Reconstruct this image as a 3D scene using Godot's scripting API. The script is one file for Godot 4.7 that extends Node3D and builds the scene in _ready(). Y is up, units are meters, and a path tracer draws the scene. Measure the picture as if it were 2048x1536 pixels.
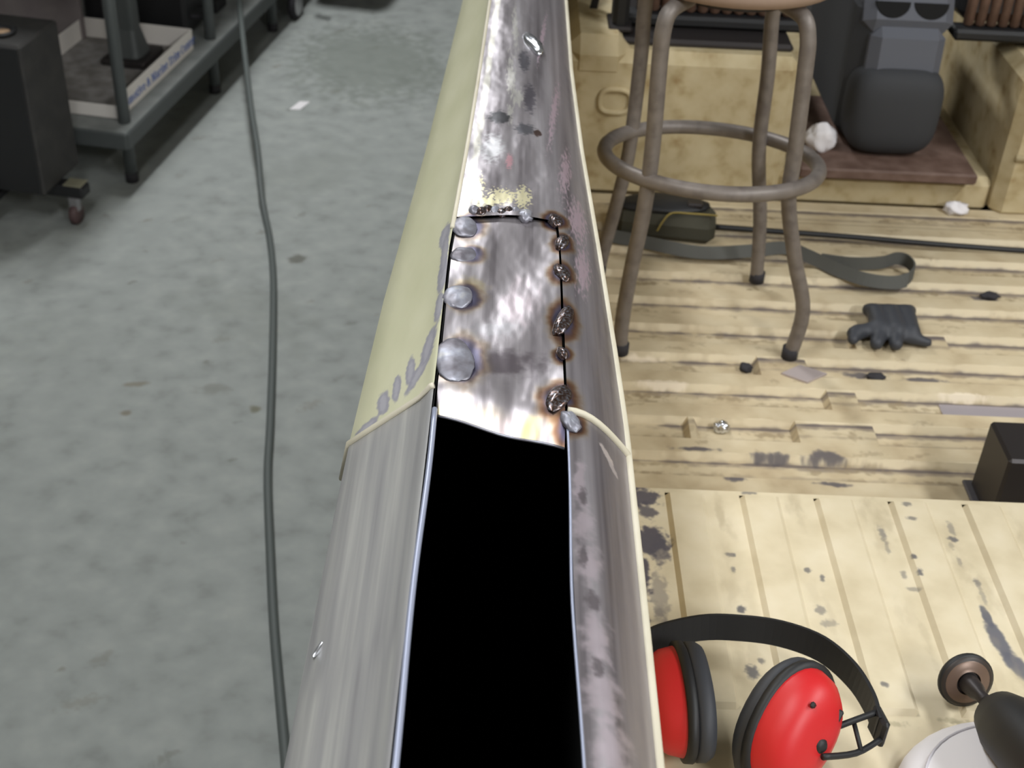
extends Node3D
# A body shop: the cut-open top rail of a cream pickup-type body, its ribbed floor with a stool and tools, the concrete floor beside it.

var M := {}
var taken := {}

func _ready() -> void:
	# ---------- camera, air, lamps
	var cam := Camera3D.new()
	cam.name = "camera"
	cam.transform = Transform3D(Basis(Vector3(0.99892454, 0.04566377, -0.00803645), Vector3(-0.04191915, 0.8153932, -0.57738783), Vector3(-0.01981284, 0.57710375, 0.81643047)), Vector3(0, 1.78, 0))
	cam.fov = 32.4245
	cam.near = 0.05
	cam.far = 60.0
	add_child(cam)
	cam.current = true
	var optic := CameraAttributesPhysical.new()
	optic.frustum_focal_length = 41.27
	optic.frustum_focus_distance = 1.12
	optic.exposure_aperture = 10.0
	optic.frustum_near = 0.05
	optic.frustum_far = 60.0
	cam.attributes = optic
	var we := WorldEnvironment.new()
	we.name = "environment"
	var env := Environment.new()
	env.background_mode = Environment.BG_COLOR
	env.background_color = Color(0.02, 0.02, 0.022)
	env.tonemap_mode = Environment.TONE_MAPPER_LINEAR
	env.tonemap_exposure = 1.1
	env.sdfgi_enabled = true
	env.ssao_enabled = true
	env.ssil_enabled = true
	we.environment = env
	add_child(we)
	materials()
	ceiling_light(Vector3(2.0, 2.8, -0.75), 0.0, 4.4, "white fluorescent fixture hanging over the right side of the open bed")
	ceiling_light(Vector3(1.8, 3.16, 1.6), 0.0, 8.8, "white fluorescent ceiling fixture behind the viewer at right")
	ceiling_light(Vector3(-0.86, 3.16, -4.2), 0.0, 7.3, "white fluorescent ceiling fixture over the aisle ahead")
	ceiling_light(Vector3(-0.55, 2.75, -0.75), 0.0, 2.25, "added white fluorescent fixture brightening the rail, hanging over the near end of the aisle")  # unseen fixture added to brighten the cream side of the rail
	room()
	truck()
	console()
	stool()
	bed_clutter()
	ear_muffs()
	grinder_and_mask()
	left_side()

# ---------------------------------------------------------------- tagging
func numbered(called: String) -> String:
	taken[called] = taken.get(called, -1) + 1
	return called if taken[called] == 0 else "%s_%03d" % [called, taken[called]]

func thing(called: String, label: String, category: String, at := Vector3.ZERO, turn := 0.0, group := "") -> Node3D:
	var o := Node3D.new()
	o.name = numbered(called)
	add_child(o)
	o.position = at
	o.rotation.y = turn
	o.set_meta("label", label)
	o.set_meta("category", category)
	if group != "":
		o.set_meta("group", group)
	return o

func part(parent: Node, called: String, mesh: Mesh, mat: Material, at := Vector3.ZERO, b := Basis.IDENTITY) -> MeshInstance3D:
	var o := MeshInstance3D.new()
	o.name = called
	o.mesh = mesh
	o.material_override = mat
	o.transform = Transform3D(b, at)
	parent.add_child(o, true)
	return o

func single(called: String, label: String, category: String, mesh: Mesh, mat: Material, at := Vector3.ZERO, b := Basis.IDENTITY, group := "") -> MeshInstance3D:
	var o := part(self, numbered(called), mesh, mat, at, b)
	o.set_meta("label", label)
	o.set_meta("category", category)
	if group != "":
		o.set_meta("group", group)
	return o

func struct(called: String, label: String, category: String, mesh: Mesh, mat: Material, at := Vector3.ZERO) -> MeshInstance3D:
	var o := single(called, label, category, mesh, mat, at)
	o.set_meta("kind", "structure")
	return o

# ---------------------------------------------------------------- shapes
func commit(v: PackedVector3Array, uv: PackedVector2Array, idx: PackedInt32Array, smooth := true) -> ArrayMesh:
	var st := SurfaceTool.new()
	st.begin(Mesh.PRIMITIVE_TRIANGLES)
	st.set_smooth_group(0 if smooth else -1)
	for i in v.size():
		if uv.size() == v.size():
			st.set_uv(uv[i])
		st.add_vertex(v[i])
	for i in idx:
		st.add_index(i)
	if not smooth:
		st.deindex()
	st.generate_normals()
	return st.commit()

func grid(rows: Array, uvr: Array = [], close := false, smooth := true) -> ArrayMesh:
	# rows of points; uvr = [x0, x1, z0, z1] lays a sheet of texture on it from above
	var v := PackedVector3Array()
	var uv := PackedVector2Array()
	var idx := PackedInt32Array()
	var n: int = rows[0].size()
	for i in rows.size():
		for j in n:
			var p: Vector3 = rows[i][j]
			v.append(p)
			if uvr.size() == 4:
				uv.append(Vector2((p.x - uvr[0]) / (uvr[1] - uvr[0]), (p.z - uvr[2]) / (uvr[3] - uvr[2])))
			else:
				uv.append(Vector2(float(j) / maxi(1, n - 1), float(i) / maxi(1, rows.size() - 1)))
	var last := n if close else n - 1
	for i in rows.size() - 1:
		for j in last:
			var a := i * n + j
			var b := i * n + (j + 1) % n
			idx.append_array(PackedInt32Array([a, b, a + n, b, b + n, a + n]))
	return commit(v, uv, idx, smooth)

func chamfer(size: Vector3, b: float) -> ArrayMesh:
	# a box with bevelled edges round its own centre
	var h := size / 2
	b = minf(b, minf(h.x, minf(h.y, h.z)) * 0.95)
	var hull: Array = []
	var v := PackedVector3Array()
	var idx := PackedInt32Array()
	var id := {}
	for sx in [-1, 1]:
		for sy in [-1, 1]:
			for sz in [-1, 1]:
				for ax in 3:
					var p := Vector3(sx * (h.x - b), sy * (h.y - b), sz * (h.z - b))
					p[ax] = [sx, sy, sz][ax] * h[ax]
					id[[sx, sy, sz, ax]] = v.size()
					v.append(p)
				hull.append([id[[sx, sy, sz, 0]], id[[sx, sy, sz, 1]], id[[sx, sy, sz, 2]]])
	for ax in 3:
		var o1 := (ax + 1) % 3
		var o2 := (ax + 2) % 3
		for s in [-1, 1]:
			var q := []
			for t in [[-1, -1], [1, -1], [1, 1], [-1, 1]]:
				var k := [0, 0, 0]
				k[ax] = s
				k[o1] = t[0]
				k[o2] = t[1]
				q.append(id[[k[0], k[1], k[2], ax]])
			hull.append(q)
		for s in [-1, 1]:
			for t in [-1, 1]:
				var q := []
				for e in [[-1, o1], [1, o1], [1, o2], [-1, o2]]:
					var k := [0, 0, 0]
					k[o1] = s
					k[o2] = t
					k[ax] = e[0]
					q.append(id[[k[0], k[1], k[2], e[1]]])
				hull.append(q)
	for q in hull:
		var nrm: Vector3 = (v[q[1]] - v[q[0]]).cross(v[q[2]] - v[q[0]])
		var mid := Vector3.ZERO
		for i in q:
			mid += v[i]
		var r: Array = q.duplicate()
		if nrm.dot(mid) > 0:
			r.reverse()
		for i in range(1, r.size() - 1):
			idx.append_array(PackedInt32Array([r[0], r[i], r[i + 1]]))
	return commit(v, PackedVector2Array(), idx, false)

func smooth_path(pts: Array, steps := 6) -> PackedVector3Array:
	var out := PackedVector3Array()
	for i in pts.size() - 1:
		var p0: Vector3 = pts[maxi(i - 1, 0)]
		var p1: Vector3 = pts[i]
		var p2: Vector3 = pts[i + 1]
		var p3: Vector3 = pts[mini(i + 2, pts.size() - 1)]
		for k in steps:
			out.append(p1.cubic_interpolate(p2, p0, p3, float(k) / steps))
	out.append(pts[-1])
	return out

func tube(pts: PackedVector3Array, r: float, seg := 12, close := false, radii := PackedFloat32Array()) -> ArrayMesh:
	var rows := []
	var n := pts.size()
	var side := Vector3.ZERO
	for i in n:
		var d := (pts[(i + 1) % n] - pts[(i + n - 1) % n]) if close else (pts[mini(i + 1, n - 1)] - pts[maxi(i - 1, 0)])
		d = d.normalized()
		if side == Vector3.ZERO:
			side = d.cross(Vector3.UP if absf(d.y) < 0.9 else Vector3.RIGHT).normalized()
		side = (side - d * side.dot(d)).normalized()
		var up := side.cross(d)
		var ring := PackedVector3Array()
		var rr := radii[i] if radii.size() == n else r
		for k in seg:
			var a := TAU * k / seg
			ring.append(pts[i] + side * cos(a) * rr + up * sin(a) * rr)
		rows.append(ring)
	if close:
		rows.append(rows[0])
	else:
		var c0 := PackedVector3Array()
		var c1 := PackedVector3Array()
		for k in seg:
			c0.append(pts[0])
			c1.append(pts[n - 1])
		rows.push_front(c0)
		rows.append(c1)
	return grid(rows, [], true)

func lathe(prof: Array, seg := 32, smooth := true) -> ArrayMesh:
	# prof: [radius, y] pairs about the y axis
	var rows := []
	for p in prof:
		var ring := PackedVector3Array()
		for k in seg:
			var a := TAU * k / seg
			ring.append(Vector3(cos(a) * p[0], p[1], sin(a) * p[0]))
		rows.append(ring)
	return grid(rows, [], true, smooth)

func band(pts: PackedVector3Array, wide: Array, w: float, t: float) -> ArrayMesh:
	# a flat strap; wide[i] is the direction of its width
	var rows := []
	var n := pts.size()
	for i in n:
		var d := (pts[mini(i + 1, n - 1)] - pts[maxi(i - 1, 0)]).normalized()
		var u: Vector3 = (wide[i] if wide.size() == n else wide[0])
		u = (u - d * u.dot(d)).normalized()
		var s := d.cross(u)
		rows.append(PackedVector3Array([pts[i] + u * w / 2 + s * t / 2, pts[i] - u * w / 2 + s * t / 2, pts[i] - u * w / 2 - s * t / 2, pts[i] + u * w / 2 - s * t / 2]))
	var m0: PackedVector3Array = rows[0]
	var c0: Vector3 = pts[0]
	var c1: Vector3 = pts[n - 1]
	rows.push_front(PackedVector3Array([c0, c0, c0, c0]))
	rows.append(PackedVector3Array([c1, c1, c1, c1]))
	return grid(rows, [], true, false)

func prism(poly: PackedVector2Array, h: float, inset := 0.0) -> ArrayMesh:
	# poly in x/z, standing from y 0 to h, its top edge drawn in by inset
	var v := PackedVector3Array()
	var idx := PackedInt32Array()
	var n := poly.size()
	var mid := Vector2.ZERO
	for p in poly:
		mid += p / n
	for p in poly:
		v.append(Vector3(p.x, 0, p.y))
	for p in poly:
		v.append(Vector3(p.x, h - inset, p.y))
	for p in poly:
		var q := p + (mid - p).normalized() * inset
		v.append(Vector3(q.x, h, q.y))
	for lv in 2:
		for i in n:
			var a := lv * n + i
			var b := lv * n + (i + 1) % n
			idx.append_array(PackedInt32Array([a, b, a + n, b, b + n, a + n]))
	var tri := Geometry2D.triangulate_polygon(poly)
	for i in tri:
		idx.append(i + 2 * n)
	for i in range(tri.size() - 1, -1, -1):
		idx.append(tri[i])
	return commit(v, PackedVector2Array(), idx, false)

func blob(sd: int, size: Vector3, amp: float, freq: float, res := 14, flat_base := false, power := 1.0) -> ArrayMesh:
	# a lumpy ball: weld beads, wads of paper, lumps
	var nz := FastNoiseLite.new()
	nz.seed = sd
	nz.frequency = freq
	nz.fractal_octaves = 3
	var rows := []
	for i in res + 1:
		var th := PI * i / res
		var ring := PackedVector3Array()
		for k in res * 2:
			var a := TAU * k / (res * 2)
			var d := Vector3(sin(th) * cos(a), cos(th), sin(th) * sin(a))
			if power != 1.0:
				d = Vector3(signf(d.x) * pow(absf(d.x), power), signf(d.y) * pow(absf(d.y), power), signf(d.z) * pow(absf(d.z), power))
			var p := d * (1.0 + amp * nz.get_noise_3dv(d * 10.0)) * size
			if flat_base and p.y < 0:
				p.y *= 0.15
			ring.append(p)
		rows.append(ring)
	return grid(rows, [], true)

func capsules(caps: Array, cell: float, soft: float) -> ArrayMesh:
	# surface nets over tapered capsules [a, b, ra, rb] joined with a smooth minimum
	var lo := Vector3.INF
	var hi := -Vector3.INF
	for c in caps:
		var r := maxf(c[2], c[3]) + cell * 3
		for p in [c[0], c[1]]:
			lo = lo.min(p - Vector3.ONE * r)
			hi = hi.max(p + Vector3.ONE * r)
	var n := Vector3i(((hi - lo) / cell).ceil()) + Vector3i.ONE
	var f := PackedFloat32Array()
	f.resize(n.x * n.y * n.z)
	for z in n.z:
		for y in n.y:
			for x in n.x:
				var p := lo + Vector3(x, y, z) * cell
				var d := 1e3
				for c in caps:
					var ab: Vector3 = c[1] - c[0]
					var t := clampf((p - c[0]).dot(ab) / maxf(ab.length_squared(), 1e-9), 0, 1)
					var e: float = (p - c[0] - ab * t).length() - lerpf(c[2], c[3], t)
					var h := clampf(0.5 + 0.5 * (d - e) / soft, 0, 1)
					d = lerpf(d, e, h) - soft * h * (1 - h)
				f[(z * n.y + y) * n.x + x] = d
	var v := PackedVector3Array()
	var id := {}
	var idx := PackedInt32Array()
	for z in n.z - 1:
		for y in n.y - 1:
			for x in n.x - 1:
				var inside := 0
				var sum := Vector3.ZERO
				var cnt := 0
				var val := []
				for k in 8:
					var q := f[((z + (k >> 2)) * n.y + y + ((k >> 1) & 1)) * n.x + x + (k & 1)]
					val.append(q)
					inside += 1 if q < 0 else 0
				if inside == 0 or inside == 8:
					continue
				for e in [[0, 1], [2, 3], [4, 5], [6, 7], [0, 2], [1, 3], [4, 6], [5, 7], [0, 4], [1, 5], [2, 6], [3, 7]]:
					if (val[e[0]] < 0) != (val[e[1]] < 0):
						var t: float = val[e[0]] / (val[e[0]] - val[e[1]])
						var a := Vector3(e[0] & 1, (e[0] >> 1) & 1, e[0] >> 2)
						var b := Vector3(e[1] & 1, (e[1] >> 1) & 1, e[1] >> 2)
						sum += a.lerp(b, t)
						cnt += 1
				id[Vector3i(x, y, z)] = v.size()
				v.append(lo + (Vector3(x, y, z) + sum / cnt) * cell)
	for c in id:
		for ax in 3:
			var d := Vector3i.ZERO
			d[ax] = 1
			var i0: float = f[(c.z * n.y + c.y) * n.x + c.x]
			var i1: float = f[((c.z + d.z) * n.y + c.y + d.y) * n.x + c.x + d.x]
			if (i0 < 0) == (i1 < 0):
				continue
			var e1 := Vector3i.ZERO
			var e2 := Vector3i.ZERO
			e1[(ax + 1) % 3] = 1
			e2[(ax + 2) % 3] = 1
			var q := [c, c - e1, c - e1 - e2, c - e2]
			if not (id.has(q[1]) and id.has(q[2]) and id.has(q[3])):
				continue
			var w := [id[q[0]], id[q[1]], id[q[2]], id[q[3]]]
			if i0 < 0:
				w.reverse()
			idx.append_array(PackedInt32Array([w[0], w[1], w[2], w[0], w[2], w[3]]))
	return commit(v, PackedVector2Array(), idx, true)

# ---------------------------------------------------------------- textures and materials
func noise_image(w: int, h: int, sd: int, freq: float, oct := 4) -> Image:
	var nz := FastNoiseLite.new()
	nz.noise_type = FastNoiseLite.TYPE_SIMPLEX_SMOOTH
	nz.seed = sd
	nz.frequency = freq
	nz.fractal_octaves = oct
	return nz.get_seamless_image(w, h)

func ramp(noise: Image, stops: Array) -> Image:
	# grey noise turned into colours through stops [[t, Color], ...]
	var g := Gradient.new()
	var o := PackedFloat32Array()
	var c := PackedColorArray()
	for s in stops:
		o.append(s[0])
		c.append(s[1])
	g.offsets = o
	g.colors = c
	var lut := PackedByteArray()
	for i in 256:
		var q := g.sample(i / 255.0)
		lut.append_array(PackedByteArray([q.r8, q.g8, q.b8]))
	noise.convert(Image.FORMAT_L8)
	var src := noise.get_data()
	var dst := PackedByteArray()
	dst.resize(src.size() * 3)
	var k := 0
	for b in src:
		var i := b * 3
		dst[k] = lut[i]
		dst[k + 1] = lut[i + 1]
		dst[k + 2] = lut[i + 2]
		k += 3
	return Image.create_from_data(noise.get_width(), noise.get_height(), false, Image.FORMAT_RGB8, dst)

var blot_noise: FastNoiseLite

func blot(img: Image, r: Array, cx: float, cz: float, rx: float, rz: float, turn: float, col: Color, strength := 1.0, edge := 0.4, rough := 0.3, fine := 160.0, stretch := 1.0) -> void:
	# a stain or mark with a ragged outline; r = [x0, x1, z0, z1] of the sheet
	if blot_noise == null:
		blot_noise = FastNoiseLite.new()
		blot_noise.seed = 77
		blot_noise.frequency = 1.0
		blot_noise.fractal_octaves = 3
	var w := img.get_width()
	var h := img.get_height()
	var ca := cos(deg_to_rad(turn))
	var sa := sin(deg_to_rad(turn))
	var big := sqrt(rx * rx * ca * ca + rz * rz * sa * sa) * (1.0 + rough)
	var tall := sqrt(rx * rx * sa * sa + rz * rz * ca * ca) * (1.0 + rough)
	var u0 := clampi(int((cx - big - r[0]) / (r[1] - r[0]) * w), 0, w - 1)
	var u1 := clampi(int((cx + big - r[0]) / (r[1] - r[0]) * w), 0, w - 1)
	var va: float = (cz - tall - r[2]) / (r[3] - r[2]) * h
	var vb: float = (cz + tall - r[2]) / (r[3] - r[2]) * h
	var v0 := clampi(int(minf(va, vb)), 0, h - 1)
	var v1 := clampi(int(maxf(va, vb)), 0, h - 1)
	for y in range(v0, v1 + 1):
		var z: float = r[2] + (r[3] - r[2]) * (y + 0.5) / h
		for x in range(u0, u1 + 1):
			var px: float = r[0] + (r[1] - r[0]) * (x + 0.5) / w
			var dx := px - cx
			var dz := z - cz
			var a := (dx * ca - dz * sa) / rx
			var b := (dx * sa + dz * ca) / rz
			var d := sqrt(a * a + b * b)
			if d > 1.0 + rough:
				continue
			d += rough * blot_noise.get_noise_2d(px * fine, z * fine / stretch)
			var k := strength * (1.0 - smoothstep(1.0 - edge, 1.0, d))
			if k > 0.004:
				img.set_pixel(x, y, img.get_pixel(x, y).lerp(col, k))

func tex(img: Image) -> ImageTexture:
	return ImageTexture.create_from_image(img)

func plain(col: Color, rough := 0.7, metal := 0.0) -> StandardMaterial3D:
	var m := StandardMaterial3D.new()
	m.albedo_color = col
	m.roughness = rough
	m.metallic = metal
	return m

func grained(stops: Array, sd: int, freq: float, scale: float, rough := 0.7, metal := 0.0) -> StandardMaterial3D:
	var n := noise_image(256, 256, sd, freq, 5)
	var m := plain(Color.WHITE, rough, metal)
	m.albedo_texture = tex(ramp(n.duplicate(), stops))
	m.uv1_triplanar = true
	m.uv1_world_triplanar = true
	m.uv1_scale = Vector3.ONE * scale
	return m

func c8(r: int, g: int, b: int) -> Color:
	return Color8(r, g, b)

const RAIL := [-0.125, 0.125, -0.25, -2.3]
const DECK := [0.1, 1.3, -0.25, -1.3]
const BED := [0.1, 1.5, -1.25, -2.45]
const SHOP := [-2.6, 0.4, -0.8, -6.0]

func materials() -> void:
	M.tan = grained([[0.0, c8(150, 128, 88)], [0.32, c8(186, 164, 120)], [0.6, c8(198, 178, 134)], [1.0, c8(206, 188, 146)]], 3, 0.02, 2.3, 0.6)
	M.riser = grained([[0.0, c8(142, 116, 76)], [0.22, c8(170, 152, 114)], [0.5, c8(186, 170, 134)], [1.0, c8(196, 182, 148)]], 9, 0.03, 2.2, 0.7)
	M.stool = grained([[0.0, c8(96, 88, 84)], [0.5, c8(120, 112, 106)], [1.0, c8(132, 124, 118)]], 5, 0.03, 4.0, 0.5, 0.25)
	M.stool_seat = plain(c8(150, 128, 112), 0.6)
	M.rubber = plain(c8(44, 42, 46), 0.8)
	M.black = plain(c8(26, 26, 28), 0.55)
	M.dark_metal = plain(c8(58, 54, 54), 0.45, 0.5)
	M.table = plain(c8(84, 88, 88), 0.55, 0.2)
	M.shelf = grained([[0.0, c8(118, 122, 120)], [1.0, c8(146, 148, 146)]], 21, 0.02, 2.0, 0.6, 0.1)
	M.wall = grained([[0.0, c8(168, 164, 158)], [1.0, c8(186, 183, 178)]], 31, 0.01, 0.6, 0.9)
	M.ceiling = plain(c8(196, 194, 190), 0.95)
	M.cavity = plain(c8(9, 9, 9), 0.95)  # near-black colour stands in for the shade inside openings
	M.edge = plain(c8(178, 184, 206), 0.4, 0.5)
	M.lip = grained([[0.0, c8(186, 178, 156)], [0.5, c8(204, 197, 176)], [1.0, c8(216, 208, 190)]], 41, 0.01, 3.0, 0.5)
	M.weld = grained([[0.0, c8(92, 86, 92)], [0.45, c8(134, 132, 140)], [0.7, c8(158, 160, 172)], [1.0, c8(188, 186, 184)]], 51, 0.02, 7.0, 0.46, 0.55)
	M.weld_dark = grained([[0.0, c8(46, 30, 24)], [0.45, c8(92, 72, 62)], [0.65, c8(110, 108, 116)], [1.0, c8(190, 200, 210)]], 52, 0.06, 18.0, 0.28, 0.8)
	M.polished = plain(c8(225, 228, 235), 0.18, 0.95)
	M.vinyl = grained([[0.0, c8(78, 58, 46)], [1.0, c8(110, 84, 70)]], 61, 0.03, 5.0, 0.6)
	M.console = plain(c8(88, 90, 98), 0.75)
	M.console_dark = plain(c8(52, 53, 56), 0.8)
	M.plank = grained([[0.0, c8(86, 64, 54)], [1.0, c8(122, 100, 90)]], 71, 0.02, 3.0, 0.7)
	M.white = plain(c8(228, 224, 226), 0.85)
	M.red = plain(c8(196, 32, 36), 0.45)
	M.foam = plain(c8(52, 54, 60), 0.6)
	M.cabinet = grained([[0.0, c8(44, 43, 43)], [1.0, c8(60, 58, 56)]], 81, 0.02, 3.0, 0.7)
	M.hose = plain(c8(84, 90, 88), 0.6)
	# concrete of the shop
	var f := ramp(noise_image(1024, 2048, 101, 0.03, 7), [[0.0, c8(128, 131, 128)], [0.35, c8(145, 149, 146)], [0.6, c8(150, 154, 151)], [1.0, c8(160, 163, 159)]])
	var rng := RandomNumberGenerator.new()
	rng.seed = 5
	for i in 260:
		var s := rng.randf_range(0.004, 0.02)
		blot(f, SHOP, rng.randf_range(-2.5, 0.3), -rng.randf_range(0.9, 5.9), s * rng.randf_range(0.8, 3.0), s, rng.randf_range(20, 60), c8(96, 98, 92).lerp(c8(122, 116, 104), rng.randf()), rng.randf_range(0.15, 0.5), 0.8, 0.7, 60.0)
	for i in 30:
		var s := rng.randf_range(0.08, 0.35)
		blot(f, SHOP, rng.randf_range(-2.5, 0.3), -rng.randf_range(0.9, 5.9), s, s * 0.6, rng.randf_range(0, 180), c8(126, 130, 124), rng.randf_range(0.1, 0.3), 0.8, 0.8, 9.0)
	for s in [[-0.511, -3.052, 0.035, 0.03, 98, 98, 90, 0.8], [-0.795, -2.456, 0.035, 0.013, 120, 114, 100, 0.7], [-0.791, -2.347, 0.018, 0.014, 112, 104, 88, 0.7], [-0.514, -2.379, 0.018, 0.016, 104, 102, 84, 0.8], [-0.45, -4.45, 0.35, 0.45, 112, 118, 110, 0.5], [-0.62, -2.45, 0.05, 0.03, 112, 112, 104, 0.4]]:
		blot(f, SHOP, s[0], s[1], s[2], s[3], 10, c8(s[4], s[5], s[6]), s[7], 0.6, 0.5, 20.0)
	M.shop = plain(Color.WHITE, 0.75)
	M.shop.albedo_texture = tex(f)
	# ground and scarred steel of the rail, with what paint is left on it
	var n := noise_image(512, 96, 111, 0.02, 5)
	n.resize(512, 2048, Image.INTERPOLATE_CUBIC)
	var s1 := ramp(n, [[0.0, c8(112, 106, 110)], [0.3, c8(146, 140, 144)], [0.6, c8(164, 158, 162)], [1.0, c8(194, 189, 194)]])
	var cream := c8(236, 228, 190)
	var pink := c8(214, 190, 202)
	# pale strips along the far part
	for i in 22:
		var z := -1.12 - i * 0.055
		var l := tab(LT, z)
		blot(s1, RAIL, l + 0.007, z, 0.0055, 0.045, 0, c8(220, 217, 206), 0.85, 0.6, 0.2, 90.0, 6.0)
	for b in [[0.0182, -1.6257, 0.0045, 0.1], [0.0145, -1.4626, 0.0065, 0.085], [0.0142, -1.36, 0.004, 0.03], [0.0224, -1.4054, 0.009, 0.03], [0.022, -1.85, 0.005, 0.12]]:
		blot(s1, RAIL, b[0], b[1], b[2], b[3], 1, c8(208, 206, 198), 0.75, 0.7, 0.8, 260.0, 6.0)
	for b in [[0.0532, -1.62, 0.0035, 0.12], [0.0639, -1.39, 0.005, 0.13], [0.0727, -1.24, 0.0075, 0.08], [0.083, -1.15, 0.013, 0.06], [0.0845, -1.05, 0.009, 0.06]]:
		blot(s1, RAIL, b[0], b[1], b[2], b[3], -4, pink, 0.85, 0.7, 0.7, 320.0, 5.0)  # pinkish highlight of the inner curve, painted as streaks
	for b in [[0.0023, -1.3486, 0.0154, 0.019, 62, 62, 66], [0.0308, -1.323, 0.0136, 0.018, 84, 84, 90], [0.0443, -1.3168, 0.0054, 0.0114, 72, 52, 46], [0.036, -1.41, 0.008, 0.05, 92, 88, 96], [0.03, -1.52, 0.008, 0.04, 92, 90, 98]]:
		blot(s1, RAIL, b[0], b[1], b[2], b[3], 0, c8(b[4], b[5], b[6]), 0.85, 0.5, 0.4, 120.0)
	blot(s1, RAIL, -0.0033, -1.272, 0.0158, 0.045, 0, c8(176, 176, 178), 0.8, 0.6, 0.5, 120.0)
	blot(s1, RAIL, 0.0144, -1.2382, 0.0045, 0.02, 0, c8(226, 170, 180), 0.8, 0.5, 0.6, 300.0)
	for b in [[-0.0175, -1.175, 0.009, 0.036], [0.0085, -1.162, 0.017, 0.02], [0.0284, -1.162, 0.0095, 0.028], [-0.006, -1.152, 0.018, 0.012]]:
		blot(s1, RAIL, b[0], b[1], b[2], b[3], 0, cream, 1.0, 0.45, 0.75, 210.0, 1.4)
	# patch: painted pinkish highlight, darker fold band, then heat colours
	blot(s1, RAIL, 0.0265, -0.975, 0.022, 0.055, 0, c8(206, 192, 198), 0.7, 0.9, 0.6, 90.0, 4.0)
	blot(s1, RAIL, 0.0106, -0.8817, 0.045, 0.024, 8, c8(98, 90, 96), 0.75, 0.8, 0.5, 60.0)
	blot(s1, RAIL, 0.005, -0.93, 0.03, 0.018, 0, c8(168, 166, 170), 0.7, 0.8, 0.5, 90.0)
	blot(s1, RAIL, -0.015, -1.0, 0.02, 0.018, 0, c8(190, 174, 130), 0.55, 0.9, 0.3, 90.0)
	for b in LEFT_WELDS + RIGHT_WELDS:
		var right: bool = b[0] > 0.02
		blot(s1, RAIL, b[0] + (0.0 if right else 0.006), b[1], b[2] * (2.7 if right else 2.0), b[3] * (2.0 if right else 1.7), 0, c8(176, 150, 104), 0.7, 0.6, 0.15, 45.0)
		blot(s1, RAIL, b[0] + (0.0 if right else 0.006), b[1], b[2] * (2.3 if right else 1.7), b[3] * (1.75 if right else 1.45), 0, c8(92, 58, 40) if right else c8(104, 86, 82), 0.9, 0.45, 0.15, 45.0)
		blot(s1, RAIL, b[0] + (0.0 if right else 0.005), b[1], b[2] * (1.6 if right else 1.45), b[3] * (1.3 if right else 1.25), 0, c8(82, 80, 104), 0.9, 0.4, 0.15, 45.0)
	# straw coloured band on the turned-down edge, its mirror sheen painted in
	for b in [[-0.008, -0.816, 0.034, 0.016, 222, 204, 176], [0.016, -0.808, 0.03, 0.017, 222, 206, 206], [0.034, -0.806, 0.013, 0.016, 208, 190, 128], [-0.029, -0.826, 0.012, 0.011, 250, 232, 176]]:
		blot(s1, RAIL, b[0], b[1], b[2], b[3], 0, c8(b[4], b[5], b[6]), 0.9, 0.8, 0.15, 40.0)
	# primer blooms on the near inner panel
	for b in [[0.07, -0.735, 0.006, 0.04], [0.072, -0.69, 0.010, 0.035], [0.074, -0.65, 0.0125, 0.026], [0.076, -0.585, 0.014, 0.032], [0.078, -0.54, 0.016, 0.03], [0.081, -0.50, 0.017, 0.03], [0.085, -0.44, 0.018, 0.05], [0.088, -0.36, 0.02, 0.06]]:
		blot(s1, RAIL, b[0], b[1], b[2], b[3], -6, c8(206, 192, 200), 0.75, 0.75, 0.45, 70.0)
	for b in [[0.075, -0.6171, 0.0075, 0.011], [0.072, -0.72, 0.004, 0.012], [0.076, -0.56, 0.005, 0.012], [0.07, -0.655, 0.004, 0.012]]:
		blot(s1, RAIL, b[0], b[1], b[2], b[3], 0, c8(116, 108, 112), 0.8, 0.6, 0.4, 120.0)
	blot(s1, RAIL, 0.094, -0.788, 0.004, 0.011, 30, c8(226, 216, 214), 0.9, 0.4, 0.3, 200.0)
	blot(s1, RAIL, 0.0985, -0.777, 0.003, 0.009, 30, c8(206, 198, 200), 0.9, 0.4, 0.3, 200.0)
	M.steel = plain(Color.WHITE, 0.4, 0.68)
	M.steel.albedo_texture = tex(s1)
	M.steel.heightmap_enabled = true
	var relief := noise_image(160, 512, 131, 0.022, 4)
	relief.resize(512, 1400, Image.INTERPOLATE_CUBIC)
	M.steel.heightmap_texture = tex(relief)
	M.steel.heightmap_scale = 0.28
	var n3 := noise_image(512, 64, 141, 0.02, 5)
	n3.resize(512, 1024, Image.INTERPOLATE_CUBIC)
	M.brushed = plain(Color.WHITE, 0.45, 0.45)
	M.brushed.albedo_texture = tex(ramp(n3, [[0.0, c8(156, 154, 156)], [0.4, c8(176, 175, 175)], [0.65, c8(186, 185, 183)], [1.0, c8(206, 205, 200)]]))
	# cream paint of the outside, sanded through beside the joint
	var o := ramp(noise_image(512, 1024, 151, 0.01, 4), [[0.0, c8(194, 193, 160)], [0.5, c8(203, 201, 170)], [1.0, c8(211, 209, 180)]])
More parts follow.
